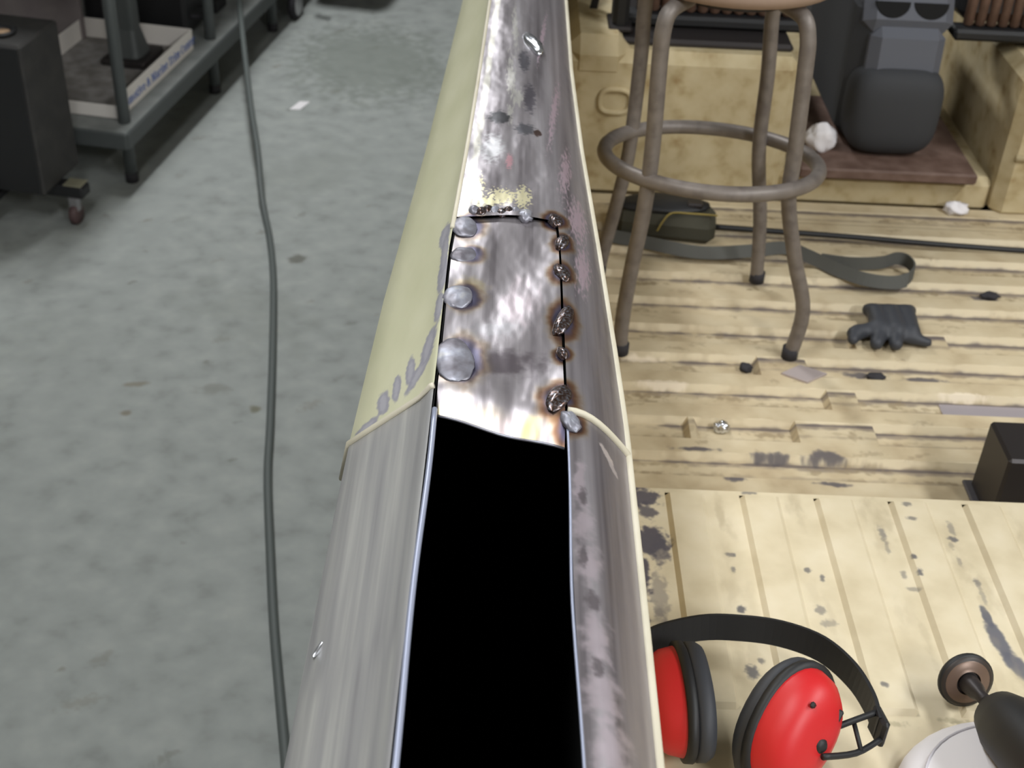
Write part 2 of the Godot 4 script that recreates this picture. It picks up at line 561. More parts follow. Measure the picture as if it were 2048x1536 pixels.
	for b in [[-0.095, -0.851, 0.012, 0.009, 35], [-0.0832, -0.872, 0.006, 0.022, 6], [-0.073, -0.882, 0.0042, 0.024, 2], [-0.0625, -0.894, 0.0045, 0.026, 2], [-0.0545, -0.885, 0.006, 0.03, -20], [-0.049, -0.915, 0.006, 0.03, -6], [-0.0432, -0.965, 0.004, 0.03, 0], [-0.0428, -1.02, 0.005, 0.04, 0], [-0.0445, -1.1, 0.006, 0.03, 0], [-0.043, -1.06, 0.004, 0.05, 0]]:
		blot(o, RAIL, b[0], b[1], b[2], b[3], b[4], c8(150, 148, 158), 0.95, 0.3, 0.2, 120.0)
		blot(o, RAIL, b[0], b[1], b[2] * 0.6, b[3] * 0.8, b[4], c8(172, 170, 176), 0.8, 0.5, 0.3, 160.0)
	M.cream = plain(Color.WHITE, 0.4)
	M.cream.albedo_texture = tex(o)
	# dirt on the near deck and ribbed floor, rib-edge highlights painted in
	var d := ramp(noise_image(1024, 896, 161, 0.014, 5), [[0.0, c8(194, 180, 150)], [0.5, c8(208, 195, 166)], [1.0, c8(216, 204, 178)]])
	var grime := c8(84, 80, 88)
	for b in [[0.20, -1.262, 0.026, 0.022, 0, 0.9], [0.205, -1.235, 0.012, 0.02, 20, 0.8], [0.202, -1.18, 0.03, 0.032, 0, 0.95], [0.215, -1.165, 0.014, 0.03, 0, 0.6], [0.187, -1.12, 0.016, 0.05, 0, 0.95], [0.181, -1.05, 0.012, 0.07, 0, 0.95], [0.175, -0.95, 0.012, 0.1, 0, 0.9], [0.207, -1.09, 0.013, 0.05, 0, 0.35], [0.205, -1.02, 0.013, 0.06, 0, 0.25]]:
		blot(d, DECK, b[0], b[1], b[2], b[3], b[4], grime, b[5], 0.45, 0.45, 70.0)
	for b in [[0.298, -1.162, 0.009, 0.005, 0.8], [0.298, -1.136, 0.004, 0.006, 0.6], [0.299, -1.072, 0.007, 0.008, 0.85], [0.309, -1.05, 0.008, 0.008, 0.7], [0.386, -1.141, 0.005, 0.006, 0.7], [0.401, -1.129, 0.004, 0.008, 0.7], [0.389, -1.076, 0.008, 0.009, 0.5], [0.53, -1.262, 0.008, 0.006, 0.6], [0.53, -1.235, 0.009, 0.005, 0.6], [0.575, -1.206, 0.007, 0.007, 0.8], [0.578, -1.225, 0.006, 0.016, 0.4], [0.57, -1.195, 0.004, 0.01, 0.35], [0.572, -1.165, 0.004, 0.012, 0.4], [0.516, -1.165, 0.0045, 0.006, 0.85], [0.517, -1.14, 0.0045, 0.008, 0.8], [0.499, -1.14, 0.004, 0.01, 0.45], [0.505, -1.115, 0.01, 0.006, 0.4], [0.49, -1.21, 0.006, 0.02, 0.55], [0.49, -1.185, 0.004, 0.015, 0.4], [0.584, -1.131, 0.0055, 0.008, 0.65], [0.584, -1.11, 0.004, 0.02, 0.35], [0.436, -0.963, 0.005, 0.005, 0.7], [0.379, -0.923, 0.005, 0.024, 0.85], [0.298, -0.978, 0.01, 0.013, 0.8], [0.31, -0.995, 0.005, 0.005, 0.7], [0.395, -1.055, 0.012, 0.008, 0.4], [0.335, -1.278, 0.014, 0.004, 0.6]]:
		blot(d, DECK, b[0], b[1], b[2], b[3], 0, c8(92, 90, 92), b[4], 0.6, 0.45, 110.0)
	for b in [[0.579, -1.075, 0.006, 0.022, 4], [0.582, -1.04, 0.011, 0.035, 8], [0.592, -1.0, 0.013, 0.03, 18], [0.61, -0.975, 0.016, 0.022, 40], [0.64, -0.965, 0.03, 0.012, 0]]:
		blot(d, DECK, b[0], b[1], b[2], b[3], b[4], c8(92, 92, 100), 0.9, 0.35, 0.2, 60.0)
	for i in 8:
		var x := 0.300 + i * 0.0935
		for k in 9:
			blot(d, DECK, x + rng.randf_range(-0.014, 0.014), -rng.randf_range(0.95, 1.27), 0.01 * rng.randf_range(0.6, 1.6), 0.03 * rng.randf_range(0.6, 1.6), rng.randf_range(-8, 8), c8(176, 162, 134), rng.randf_range(0.15, 0.4), 0.9, 0.7, 60.0, 2.0)
	for i in 10:
		blot(d, DECK, rng.randf_range(0.42, 0.6), -rng.randf_range(0.9, 0.925), 0.02, 0.005, 0, c8(150, 142, 116), 0.5, 0.8, 0.8, 80.0)
	M.deck = plain(Color.WHITE, 0.5)
	M.deck.albedo_texture = tex(d)
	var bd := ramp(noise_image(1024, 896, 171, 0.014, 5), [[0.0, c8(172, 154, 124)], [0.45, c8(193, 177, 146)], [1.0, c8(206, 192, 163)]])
	for i in 11:
		var z := -1.511 - 0.0865 * i
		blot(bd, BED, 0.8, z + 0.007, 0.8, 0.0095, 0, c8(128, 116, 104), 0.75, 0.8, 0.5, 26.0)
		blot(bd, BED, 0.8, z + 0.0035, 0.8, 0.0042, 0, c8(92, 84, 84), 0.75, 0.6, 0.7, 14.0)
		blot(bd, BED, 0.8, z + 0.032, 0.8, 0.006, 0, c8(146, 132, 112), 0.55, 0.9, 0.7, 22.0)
		blot(bd, BED, 0.8, z - 0.004, 0.8, 0.0045, 0, c8(222, 208, 178), 0.7, 0.6, 0.7, 20.0)  # worn, light-catching near edge of each rib painted pale
		for k in 24:
			blot(bd, BED, rng.randf_range(0.1, 1.45), z + rng.randf_range(0.006, 0.038), rng.randf_range(0.01, 0.05), rng.randf_range(0.004, 0.012), rng.randf_range(-4, 4), c8(140, 124, 98), rng.randf_range(0.25, 0.7), 0.8, 0.9, 60.0)
		for k in 10:
			blot(bd, BED, rng.randf_range(0.1, 1.45), z - rng.randf_range(0.006, 0.04), rng.randf_range(0.006, 0.03), rng.randf_range(0.004, 0.01), rng.randf_range(-20, 20), c8(150, 134, 108), rng.randf_range(0.2, 0.5), 0.8, 0.9, 80.0)
	for b in [[0.42, -1.515, 0.03, 0.012], [0.50, -1.52, 0.035, 0.014], [0.31, -1.525, 0.04, 0.006], [0.60, -1.75, 0.03, 0.01], [0.70, -1.745, 0.05, 0.008], [0.88, -2.01, 0.03, 0.012], [0.36, -1.46, 0.02, 0.008], [0.5, -1.455, 0.03, 0.006]]:
		blot(bd, BED, b[0], b[1], b[2], b[3], 0, c8(80, 76, 82), 0.8, 0.6, 0.6, 40.0)
	for b in [[0.28, -1.69, 0.05, 0.008], [0.25, -1.768, 0.045, 0.007], [0.75, -1.69, 0.05, 0.008], [0.9, -1.69, 0.06, 0.008]]:
		blot(bd, BED, b[0], b[1], b[2], b[3], 0, c8(232, 218, 196), 0.8, 0.5, 0.4, 60.0)
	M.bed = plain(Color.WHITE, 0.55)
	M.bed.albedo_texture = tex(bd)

# ---------------------------------------------------------------- the shop
func ceiling_light(at: Vector3, turn: float, power: float, label: String) -> void:
	var t := thing("ceiling_light", label, "light", at, turn, "fluorescent ceiling fixtures")
	part(t, "housing", chamfer(Vector3(0.34, 0.07, 1.26), 0.01), M.ceiling, Vector3(0, 0.105, 0))
	var glow := plain(Color(0.95, 0.96, 0.95), 0.5)
	glow.emission_enabled = true
	glow.emission = Color(0.985, 0.995, 1.0)
	glow.emission_energy_multiplier = power * 0.25
	for sx in [-0.08, 0.08]:
		part(t, "lamp_tube", tube(PackedVector3Array([Vector3(sx, 0.05, -0.6), Vector3(sx, 0.05, 0.6)]), 0.016, 12), glow)
	var l := AreaLight3D.new()
	l.name = "lamp_light"
	l.area_size = Vector2(0.3, 1.2)
	l.light_color = Color(0.985, 0.995, 1.0)
	l.light_energy = power
	l.shadow_enabled = true
	l.area_range = 16.0
	l.rotation.x = -PI / 2
	l.position.y = 0.02
	t.add_child(l)

func room() -> void:
	var x0 := -3.6
	var x1 := 4.2
	var z0 := 3.0
	var z1 := -8.2
	var h := 3.4
	struct("floor", "grey concrete workshop floor with small stains", "floor", slab(x0, x1, -0.12, 0.0, z1, z0), M.shop)
	struct("ceiling", "pale workshop ceiling", "ceiling", slab(x0, x1, h, h + 0.12, z1, z0), M.ceiling)
	struct("wall_left", "plain grey workshop wall behind the bench", "wall", slab(x0 - 0.12, x0, 0.0, h, z1, z0), M.wall)
	struct("wall_right", "plain grey workshop wall beyond the body", "wall", slab(x1, x1 + 0.12, 0.0, h, z1, z0), M.wall)
	struct("wall_far", "plain grey workshop wall ahead of the body", "wall", slab(x0, x1, 0.0, h, z1 - 0.12, z1), M.wall)
	struct("wall_near", "plain grey workshop wall behind the viewer", "wall", slab(x0, x1, 0.0, h, z0, z0 + 0.12), M.wall)

func slab(x0: float, x1: float, y0: float, y1: float, z0: float, z1: float) -> ArrayMesh:
	# box with its top face laid out for the floor sheet
	var v := PackedVector3Array()
	var uv := PackedVector2Array()
	var idx := PackedInt32Array()
	var c := [Vector3(x0, y0, z0), Vector3(x1, y0, z0), Vector3(x1, y0, z1), Vector3(x0, y0, z1), Vector3(x0, y1, z0), Vector3(x1, y1, z0), Vector3(x1, y1, z1), Vector3(x0, y1, z1)]
	for q in [[4, 5, 6, 7], [3, 2, 1, 0], [0, 1, 5, 4], [1, 2, 6, 5], [2, 3, 7, 6], [3, 0, 4, 7]]:
		var s := v.size()
		for i in q:
			v.append(c[i])
			uv.append(Vector2((c[i].x - SHOP[0]) / (SHOP[1] - SHOP[0]), (c[i].z - SHOP[2]) / (SHOP[3] - SHOP[2])))
		idx.append_array(PackedInt32Array([s, s + 1, s + 2, s, s + 2, s + 3]))
	return commit(v, uv, idx, false)

# ---------------------------------------------------------------- the body
const OT := [[-0.115, -0.25], [-0.113, -0.52], [-0.109, -0.83], [-0.10, -1.06], [-0.09, -1.23], [-0.08, -1.40], [-0.070, -1.62], [-0.057, -1.91], [-0.045, -2.3]]
const LT := [[-0.043, -0.25], [-0.0415, -0.5], [-0.0400, -0.653], [-0.0385, -0.76], [-0.037, -0.9], [-0.036, -1.06], [-0.027, -1.27], [-0.02, -1.47], [-0.012, -1.75], [0.002, -2.3]]
const ST := [[0.0665, -0.25], [0.0632, -0.48], [0.0615, -0.62], [0.0625, -0.8], [0.063, -1.066], [0.055, -1.278], [0.043, -1.48], [0.031, -1.74], [0.02, -2.3]]
const RT := [[0.112, -0.25], [0.113, -0.7], [0.113, -0.85], [0.110, -0.96], [0.104, -1.14], [0.095, -1.37], [0.09, -1.6], [0.09, -2.3]]
# x, z, radius across, radius along
const LEFT_WELDS := [[-0.0265, -1.1058, 0.0105, 0.0195], [-0.0255, -1.0517, 0.0105, 0.014], [-0.0275, -0.9791, 0.0115, 0.0185], [-0.0255, -0.8825, 0.0135, 0.031]]
const RIGHT_WELDS := [[0.0596, -1.1237, 0.007, 0.012], [0.0655, -1.0816, 0.006, 0.014], [0.064, -1.0254, 0.0065, 0.015], [0.0635, -0.9468, 0.007, 0.024], [0.0615, -0.8964, 0.0045, 0.0085], [0.0573, -0.8333, 0.009, 0.018], [0.0655, -0.8043, 0.007, 0.013]]

func tab(t: Array, z: float) -> float:
	for i in t.size() - 1:
		if z >= t[i + 1][1]:
			return lerpf(t[i][0], t[i + 1][0], clampf((z - t[i][1]) / (t[i + 1][1] - t[i][1]), 0, 1))
	return t[-1][0]

func outer_row(z: float, drop := 0.0) -> PackedVector3Array:
	var o := tab(OT, z)
	var l := tab(LT, z)
	var out := PackedVector3Array()
	for q in [[-0.24, 0.42], [-0.16, 0.72], [-0.06, 1.0], [-0.02, 1.08]]:
		out.append(Vector3(o + q[0] * 0.35, q[1], z))
	for q in [[0.0, 1.118], [0.25, 1.1325], [0.5, 1.147], [0.72, 1.1595], [0.84, 1.1665], [0.92, 1.1735], [0.965, 1.1782], [1.0, 1.1792]]:
		out.append(Vector3(lerpf(o, l - 0.003, q[0]), q[1] - drop, z))
	return out

func inner_row(z: float, drop := 0.0) -> PackedVector3Array:
	var s := tab(ST, z)
	var r := tab(RT, z)
	var out := PackedVector3Array()
	for k in 9:
		var t := k / 8.0
		out.append(Vector3(lerpf(s + 0.0012, r, t), 1.14 + 0.0395 * cos(t * PI / 2) - drop, z))
	out.append(Vector3(r + 0.002, 1.13, z))
	return out

func zs(a: float, b: float, n: int) -> Array:
	var out := []
	for i in n + 1:
		out.append(lerpf(a, b, float(i) / n))
	return out

func rows_of(f: Callable, a: float, b: float, n: int) -> Array:
	var out := []
	for z in zs(a, b, n):
		out.append(f.call(z))
	return out

func truck() -> void:
	var t := thing("cream_truck", "open cream truck tub with cut top rail, ribbed floor and seat risers", "vehicle")
	# outside skin: bare repair panel near, cream paint beyond the joint
	var near := part(t, "repair_panel", grid(rows_of(func(z): return outer_row(z, 0.0015), -0.26, -0.842, 24), [-0.125, 0.0, -0.25, -0.85]), M.brushed)
	near.set_meta("label", "bare brushed steel repair panel")
	var outer := part(t, "outer_panel", grid(rows_of(func(z): return outer_row(z), -0.846, -2.3, 40), RAIL), M.cream)
	outer.set_meta("label", "cream painted outer panel")
	var seam := PackedVector3Array()
	for p in outer_row(-0.844):
		if p.y > 1.0:
			seam.append(p)
	part(t, "panel_joint", tube(seam, 0.0026, 8), M.lip)
	# narrow groove beside the paint on the far rail
	var bead := PackedVector3Array()
	for z in zs(-1.1, -2.28, 24):
		bead.append(Vector3(tab(LT, z) - 0.0035, 1.1795, z))
	part(t, "edge_bead", tube(bead, 0.0024, 8), M.lip)
	# inside skin
	var inn := part(t, "inner_panel", grid(rows_of(func(z): return inner_row(z), -0.818, -2.3, 40), RAIL), M.steel)
	inn.set_meta("label", "bare scarred steel inner curve of the rail")
	var inr := part(t, "inner_repair_panel", grid(rows_of(func(z): return inner_row(z, 0.0012), -0.26, -0.816, 24), RAIL), M.steel)
	inr.set_meta("label", "bare steel with pinkish primer blooms")
	var seam2 := PackedVector3Array()
	for p in inner_row(-0.817).slice(0, 10):
		seam2.append(p)
	part(t, "inner_joint", tube(seam2, 0.0032, 8), M.lip)
	var rim := PackedVector3Array()
	for z in zs(-0.26, -2.28, 60):
		rim.append(Vector3(tab(RT, z) + 0.0015, 1.1375, z))
	part(t, "rail_rim", tube(rim, 0.0032, 8), M.lip)
	var skirt := func(z): return PackedVector3Array([Vector3(tab(RT, z) + 0.002, 1.131, z), Vector3(tab(RT, z) + 0.006, 1.1, z), Vector3(tab(RT, z) + 0.006, 0.59, z)])
	part(t, "inner_wall", grid(rows_of(skirt, -0.26, -2.3, 12), [0.1, 0.14, -0.25, -2.3]), M.tan)
	# far side of the tub, out of the picture
	var away := []
	for z in [-0.26, -1.5, -3.9]:
		var row := PackedVector3Array()
		for q in [[1.43, 0.59], [1.43, 1.13], [1.44, 1.16], [1.48, 1.18], [1.56, 1.18], [1.62, 1.14], [1.65, 1.0], [1.66, 0.42]]:
			row.append(Vector3(q[0], q[1], z))
		away.append(row)
	part(t, "opposite_side", grid(away), M.tan)
	# closed far cap of the rail
	var cap := func(z):
		var l := tab(LT, z)
		var s := tab(ST, z)
		var out := PackedVector3Array()
		for k in 11:
			var q := k / 10.0
			out.append(Vector3(lerpf(l - 0.003, s + 0.0012, q), 1.1795 + 0.004 * sin(q * PI) + 0.0012 * sin(z * 41.0 + q * 5.0) * sin(q * PI), z))
		return out
	part(t, "rail_cap", grid(rows_of(cap, -1.122, -2.3, 60), RAIL), M.steel)
	# welded patch, its near edge bent down into the opening
	var patch := []
	for i in 34:
		var q := i / 33.0
		var row := PackedVector3Array()
		for k in 13:
			var u := k / 12.0
			var zf := lerpf(-0.824, -0.788, u)
			var z := lerpf(-1.126, zf, q)
			var l := tab(LT, z) - 0.0002
			var s := tab(ST, z) - 0.0008
			var bend := maxf(0.0, z - (zf - 0.026))
			var y := 1.178 - bend * 0.55 + 0.0016 * sin(u * 7.0 + z * 30.0) - 0.003 * exp(-pow((z + 0.87 + u * 0.0) / 0.02, 2.0)) * sin(u * PI)
			row.append(Vector3(lerpf(l, s, u), y, z))
		patch.append(row)
	part(t, "patch_plate", grid(patch, RAIL), M.steel).set_meta("label", "welded steel patch with heat tint")
	var fr := PackedVector3Array()
	for p in patch[33]:
		fr.append(p)
	part(t, "patch_edge", tube(fr, 0.0012, 6), M.weld)
	# sheet edges along the opening
	for tt in [LT, ST]:
		var e := PackedVector3Array()
		for z in zs(-0.26, -0.815, 30):
			e.append(Vector3(tab(tt, z) + (-0.0005 if tt == LT else 0.0005) + 0.0007 * sin(z * 23.0), 1.1775, z))
		part(t, "cut_edge", tube(e, 0.0022 if tt == LT else 0.0011, 8), M.edge).set_meta("label", "bright cut sheet edge")
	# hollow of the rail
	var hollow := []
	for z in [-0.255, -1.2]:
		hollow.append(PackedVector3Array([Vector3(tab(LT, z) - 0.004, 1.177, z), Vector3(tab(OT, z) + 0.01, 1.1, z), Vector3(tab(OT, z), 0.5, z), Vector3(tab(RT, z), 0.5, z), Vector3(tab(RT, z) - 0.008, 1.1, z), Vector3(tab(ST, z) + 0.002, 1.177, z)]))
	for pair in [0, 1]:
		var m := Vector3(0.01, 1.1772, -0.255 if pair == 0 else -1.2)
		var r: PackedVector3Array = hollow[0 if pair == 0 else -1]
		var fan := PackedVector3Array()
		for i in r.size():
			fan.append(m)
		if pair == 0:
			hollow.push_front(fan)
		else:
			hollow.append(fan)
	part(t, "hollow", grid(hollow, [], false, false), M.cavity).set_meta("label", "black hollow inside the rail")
	# weld beads
	var sd := 1
	for b in LEFT_WELDS:
		part(t, "weld_bead", blob(sd, Vector3(b[2] * 1.15, 0.0036, b[3]), 0.16, 0.09, 16), M.weld, Vector3(b[0], 1.1782, b[1]), Basis(Vector3.UP, 0.12 * sin(sd * 2.0)))
		sd += 1
	for b in RIGHT_WELDS:
		part(t, "weld_bead", blob(sd, Vector3(b[2], 0.0042, b[3]), 0.2, 0.12, 14), M.weld_dark if b[1] < -0.81 else M.weld, Vector3(b[0], 1.179, b[1]), Basis(Vector3.UP, 0.3 * sin(sd * 3.0)))
		sd += 1
	for k in 7:
		part(t, "weld_bead", blob(30 + k, Vector3(0.0055, 0.004, 0.0075), 0.2, 0.15, 9), M.weld_dark if k % 3 else M.weld, Vector3(-0.018 + k * 0.0066, 1.181, -1.134 + 0.003 * sin(k * 2.0)))
	part(t, "weld_bead", blob(40, Vector3(0.0075, 0.005, 0.011), 0.3, 0.2, 10), M.weld, Vector3(0.031, 1.181, -1.127))
	part(t, "dent", blob(44, Vector3(0.0095, 0.006, 0.036), 0.2, 0.08, 14), M.polished, Vector3(0.0402, 1.181, -1.579), Basis(Vector3.UP, 0.3) * Basis(Vector3.BACK, 0.25))
	part(near, "dent", blob(46, Vector3(0.0022, 0.0016, 0.009), 0.1, 0.08, 10), M.polished, Vector3(-0.1035, 1.1235, -0.615), Basis(Vector3.UP, -0.35) * Basis(Vector3.BACK, 0.6))
	# near deck with ribs that run along the body
	var deck := part(t, "deck", sheet(0.112, 1.43, 0.7245, -0.25, -1.28, DECK), M.deck)
	deck.set_meta("label", "cream deck with dark smudges")
	for k in 12:
		var x := 0.229 + 0.0935 * k
		part(deck, "rib", rib_x(x, x + 0.05, -1.272, -0.925, 0.7245, 0.730, 0.0055, DECK), M.deck)
	part(t, "deck_end", grid([PackedVector3Array([Vector3(0.112, 0.7245, -1.28), Vector3(1.43, 0.7245, -1.28)]), PackedVector3Array([Vector3(0.112, 0.58, -1.285), Vector3(1.43, 0.58, -1.285)])], DECK), M.deck)
	# lower floor with ribs across
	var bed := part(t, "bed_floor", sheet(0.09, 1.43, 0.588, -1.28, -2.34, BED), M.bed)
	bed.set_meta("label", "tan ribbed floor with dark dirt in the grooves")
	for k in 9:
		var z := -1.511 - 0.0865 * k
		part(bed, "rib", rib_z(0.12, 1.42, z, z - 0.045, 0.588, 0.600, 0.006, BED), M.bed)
	part(bed, "rib", rib_z(0.12, 1.42, -1.3, -1.468, 0.588, 0.600, 0.006, BED), M.bed)
	part(bed, "rib", rib_z(0.12, 1.42, -2.235, -2.335, 0.588, 0.600, 0.006, BED), M.bed)
	for q in [[0.463, 0.593, 1], [0.527, 0.584, 2], [0.60, 0.77, 4], [0.30, 0.322, 1], [0.43, 0.52, 3]]:
		var z: float = -1.511 - 0.0865 * q[2]
		part(bed, "floor_pad", rib_x(q[0], q[1], z - 0.013, z + 0.0545, 0.588, 0.6004, 0.0065, BED), M.bed)
	# seat risers and the step between them
	var ra := part(t, "seat_riser", chamfer(Vector3(0.45, 0.30, 0.62), 0.02), M.riser, Vector3(0.338, 0.735, -2.645))
	part(ra, "stamped_oval", tube(oval(0.029, 0.023, 28), 0.0055, 8, true), M.riser, Vector3(0.22 - 0.338, 0.79 - 0.735, 0.311))
	part(ra, "wheel_hump", chamfer(Vector3(0.13, 0.09, 0.3), 0.03), M.riser, Vector3(-0.155, 0.128, 0.162))
	part(ra, "seat_base", chamfer(Vector3(0.36, 0.016, 0.5), 0.006), M.dark_metal, Vector3(0.03, 0.155, 0.02))
	var rb := part(t, "seat_riser", chamfer(Vector3(0.455, 0.30, 0.62), 0.02), M.riser, Vector3(1.2025, 0.735, -2.625))
	part(rb, "riser_bead", tube(PackedVector3Array([Vector3(-0.21, -0.015, 0.309), Vector3(0.215, -0.015, 0.309)]), 0.008, 8), M.riser)
	part(rb, "seat_base", chamfer(Vector3(0.40, 0.016, 0.5), 0.006), M.dark_metal, Vector3(0.02, 0.155, 0.0))
	part(t, "tunnel_step", chamfer(Vector3(0.43, 0.075, 0.9), 0.015), M.riser, Vector3(0.765, 0.623, -2.79))
	part(t, "cab_floor", chamfer(Vector3(1.31, 0.03, 1.6), 0.005), M.cabinet, Vector3(0.77, 0.57, -3.1))
	part(t, "firewall", chamfer(Vector3(1.31, 0.9, 0.03), 0.005), M.cabinet, Vector3(0.77, 1.0, -3.9))
	seats(t)
	part(t, "side_wall", grid([PackedVector3Array([Vector3(0.112, 0.59, -2.28), Vector3(0.10, 1.12, -2.28)]), PackedVector3Array([Vector3(0.112, 0.59, -3.9), Vector3(0.10, 1.12, -3.9)])]), M.riser)

func oval(a: float, b: float, n: int) -> PackedVector3Array:
	var out := PackedVector3Array()
	for k in n:
		var t := TAU * k / n
		out.append(Vector3(signf(cos(t)) * pow(absf(cos(t)), 0.7) * a, signf(sin(t)) * pow(absf(sin(t)), 0.7) * b, 0))
	return out

func sheet(x0: float, x1: float, y: float, z0: float, z1: float, uvr: Array) -> ArrayMesh:
	return grid([PackedVector3Array([Vector3(x0, y, z0), Vector3(x1, y, z0)]), PackedVector3Array([Vector3(x0, y, z1), Vector3(x1, y, z1)])], uvr)

func rib_x(x0: float, x1: float, z0: float, z1: float, y0: float, y1: float, b: float, uvr: Array) -> ArrayMesh:
	# raised rib with sloping flanks on all sides
	var rows := []
	for q in [[z0, y0], [z0 + signf(z1 - z0) * b, y1], [z1 - signf(z1 - z0) * b, y1], [z1, y0]]:
		rows.append(PackedVector3Array([Vector3(x0, y0, q[0]), Vector3(x0 + b, q[1], q[0]), Vector3(x1 - b, q[1], q[0]), Vector3(x1, y0, q[0])]))
	return grid(rows, uvr, false, false)

func rib_z(x0: float, x1: float, z0: float, z1: float, y0: float, y1: float, b: float, uvr: Array) -> ArrayMesh:
	return rib_x(x0, x1, z0, z1, y0, y1, b, uvr)

func seats(truck_root: Node3D) -> void:
	for q in [[0.405, 0.30, "brown pleated seat on the left riser"], [1.10, 0.44, "brown pleated seat on the right riser"]]:
		var w: float = q[1]
		var t := part(truck_root, "seat", chamfer(Vector3(w + 0.02, 0.34, 0.12), 0.02), M.black, Vector3(q[0], 1.092, -2.535), Basis(Vector3.RIGHT, -0.1))
		t.set_meta("label", q[2])
		var own := t.transform.affine_inverse()
		var at := Transform3D(Basis.IDENTITY, Vector3(q[0], 0.9, -2.46))
		part(t, "seat_bar", chamfer(Vector3(w + 0.04, 0.022, 0.05), 0.006), M.black).transform = own * at * Transform3D(Basis.IDENTITY, Vector3(0, 0.011, 0))
		var n := int(w / 0.0215)
		var pm := tube(PackedVector3Array([Vector3(0, 0.0, 0), Vector3(0, 0.004, 0), Vector3(0, 0.12, 0), Vector3(0, 0.124, 0)]), 0.0105, 8, false, PackedFloat32Array([0.006, 0.0105, 0.0105, 0.006]))
		for k in n:
			part(t, "pleat", pm, M.vinyl).transform = own * at * Transform3D(Basis.IDENTITY, Vector3(-w / 2 + (k + 0.5) * w / n, 0.022, -0.004))
		part(t, "seat_cover", chamfer(Vector3(w + 0.02, 0.16, 0.14), 0.03), M.black).transform = own * at * Transform3D(Basis.IDENTITY, Vector3(0, 0.235, -0.055))
	var f := part(truck_root, "seat_frame", chamfer(Vector3(0.03, 0.26, 0.06), 0.008), M.black, Vector3(0.223, 1.03, -2.43))
	part(f, "frame_foot", chamfer(Vector3(0.045, 0.012, 0.08), 0.004), M.dark_metal, Vector3(0, -0.124, 0))
	var b := part(truck_root, "belt_stalk", band(smooth_path([Vector3(0, 0, 0), Vector3(0.004, 0.02, 0), Vector3(0.01, 0.06, 0), Vector3(0.012, 0.12, 0)]), [Vector3.RIGHT], 0.014, 0.006), M.black, Vector3(0.172, 0.884, -2.5))
	part(b, "belt_buckle", chamfer(Vector3(0.024, 0.02, 0.014), 0.004), M.black, Vector3(-0.002, 0.01, 0))

func console() -> void:
	single("plank", "brown wooden plank lying across the tunnel under the console", "plank", chamfer(Vector3(0.345, 0.022, 0.36), 0.004), M.plank, Vector3(0.757, 0.672, -2.49))
	var t := thing("center_console", "dark grey console with two cup holders standing on the plank", "console", Vector3(0.765, 0.684, -2.36))
	part(t, "pouch", blob(4, Vector3(0.09, 0.088, 0.06), 0.0, 0.03, 18, false, 0.55), M.console_dark, Vector3(0.0, 0.0885, -0.055))
	part(t, "body", chamfer(Vector3(0.165, 0.30, 0.42), 0.03), M.console_dark, Vector3(-0.012, 0.15, -0.27), Basis(Vector3.RIGHT, 0.0))
	part(t, "front_pad", chamfer(Vector3(0.142, 0.105, 0.05), 0.018), M.console, Vector3(0.002, 0.193, -0.055), Basis(Vector3.RIGHT, -0.12))
	var top := part(t, "top_panel", chamfer(Vector3(0.17, 0.09, 0.06), 0.02), M.console, Vector3(0.0, 0.268, -0.088), Basis(Vector3.RIGHT, -0.5))
	var half := PackedVector2Array()
	for k in 13:
		var a := PI * k / 12
		half.append(Vector2(cos(a) * 0.033, sin(a) * 0.03))
	for sx in [-0.036, 0.036]:
		part(top, "cup_holder", prism(half, 0.006, 0.001), M.cavity, Vector3(sx, 0.008, 0.0265), Basis(Vector3.RIGHT, PI / 2))  # flat plate, the shade of the pocket put into its colour
	single("paper_wad", "white crumpled rag lying on the plank left of the console", "rag", blob(12, Vector3(0.03, 0.028, 0.025), 0.35, 0.1, 14), M.white, Vector3(0.636, 0.708, -2.40))

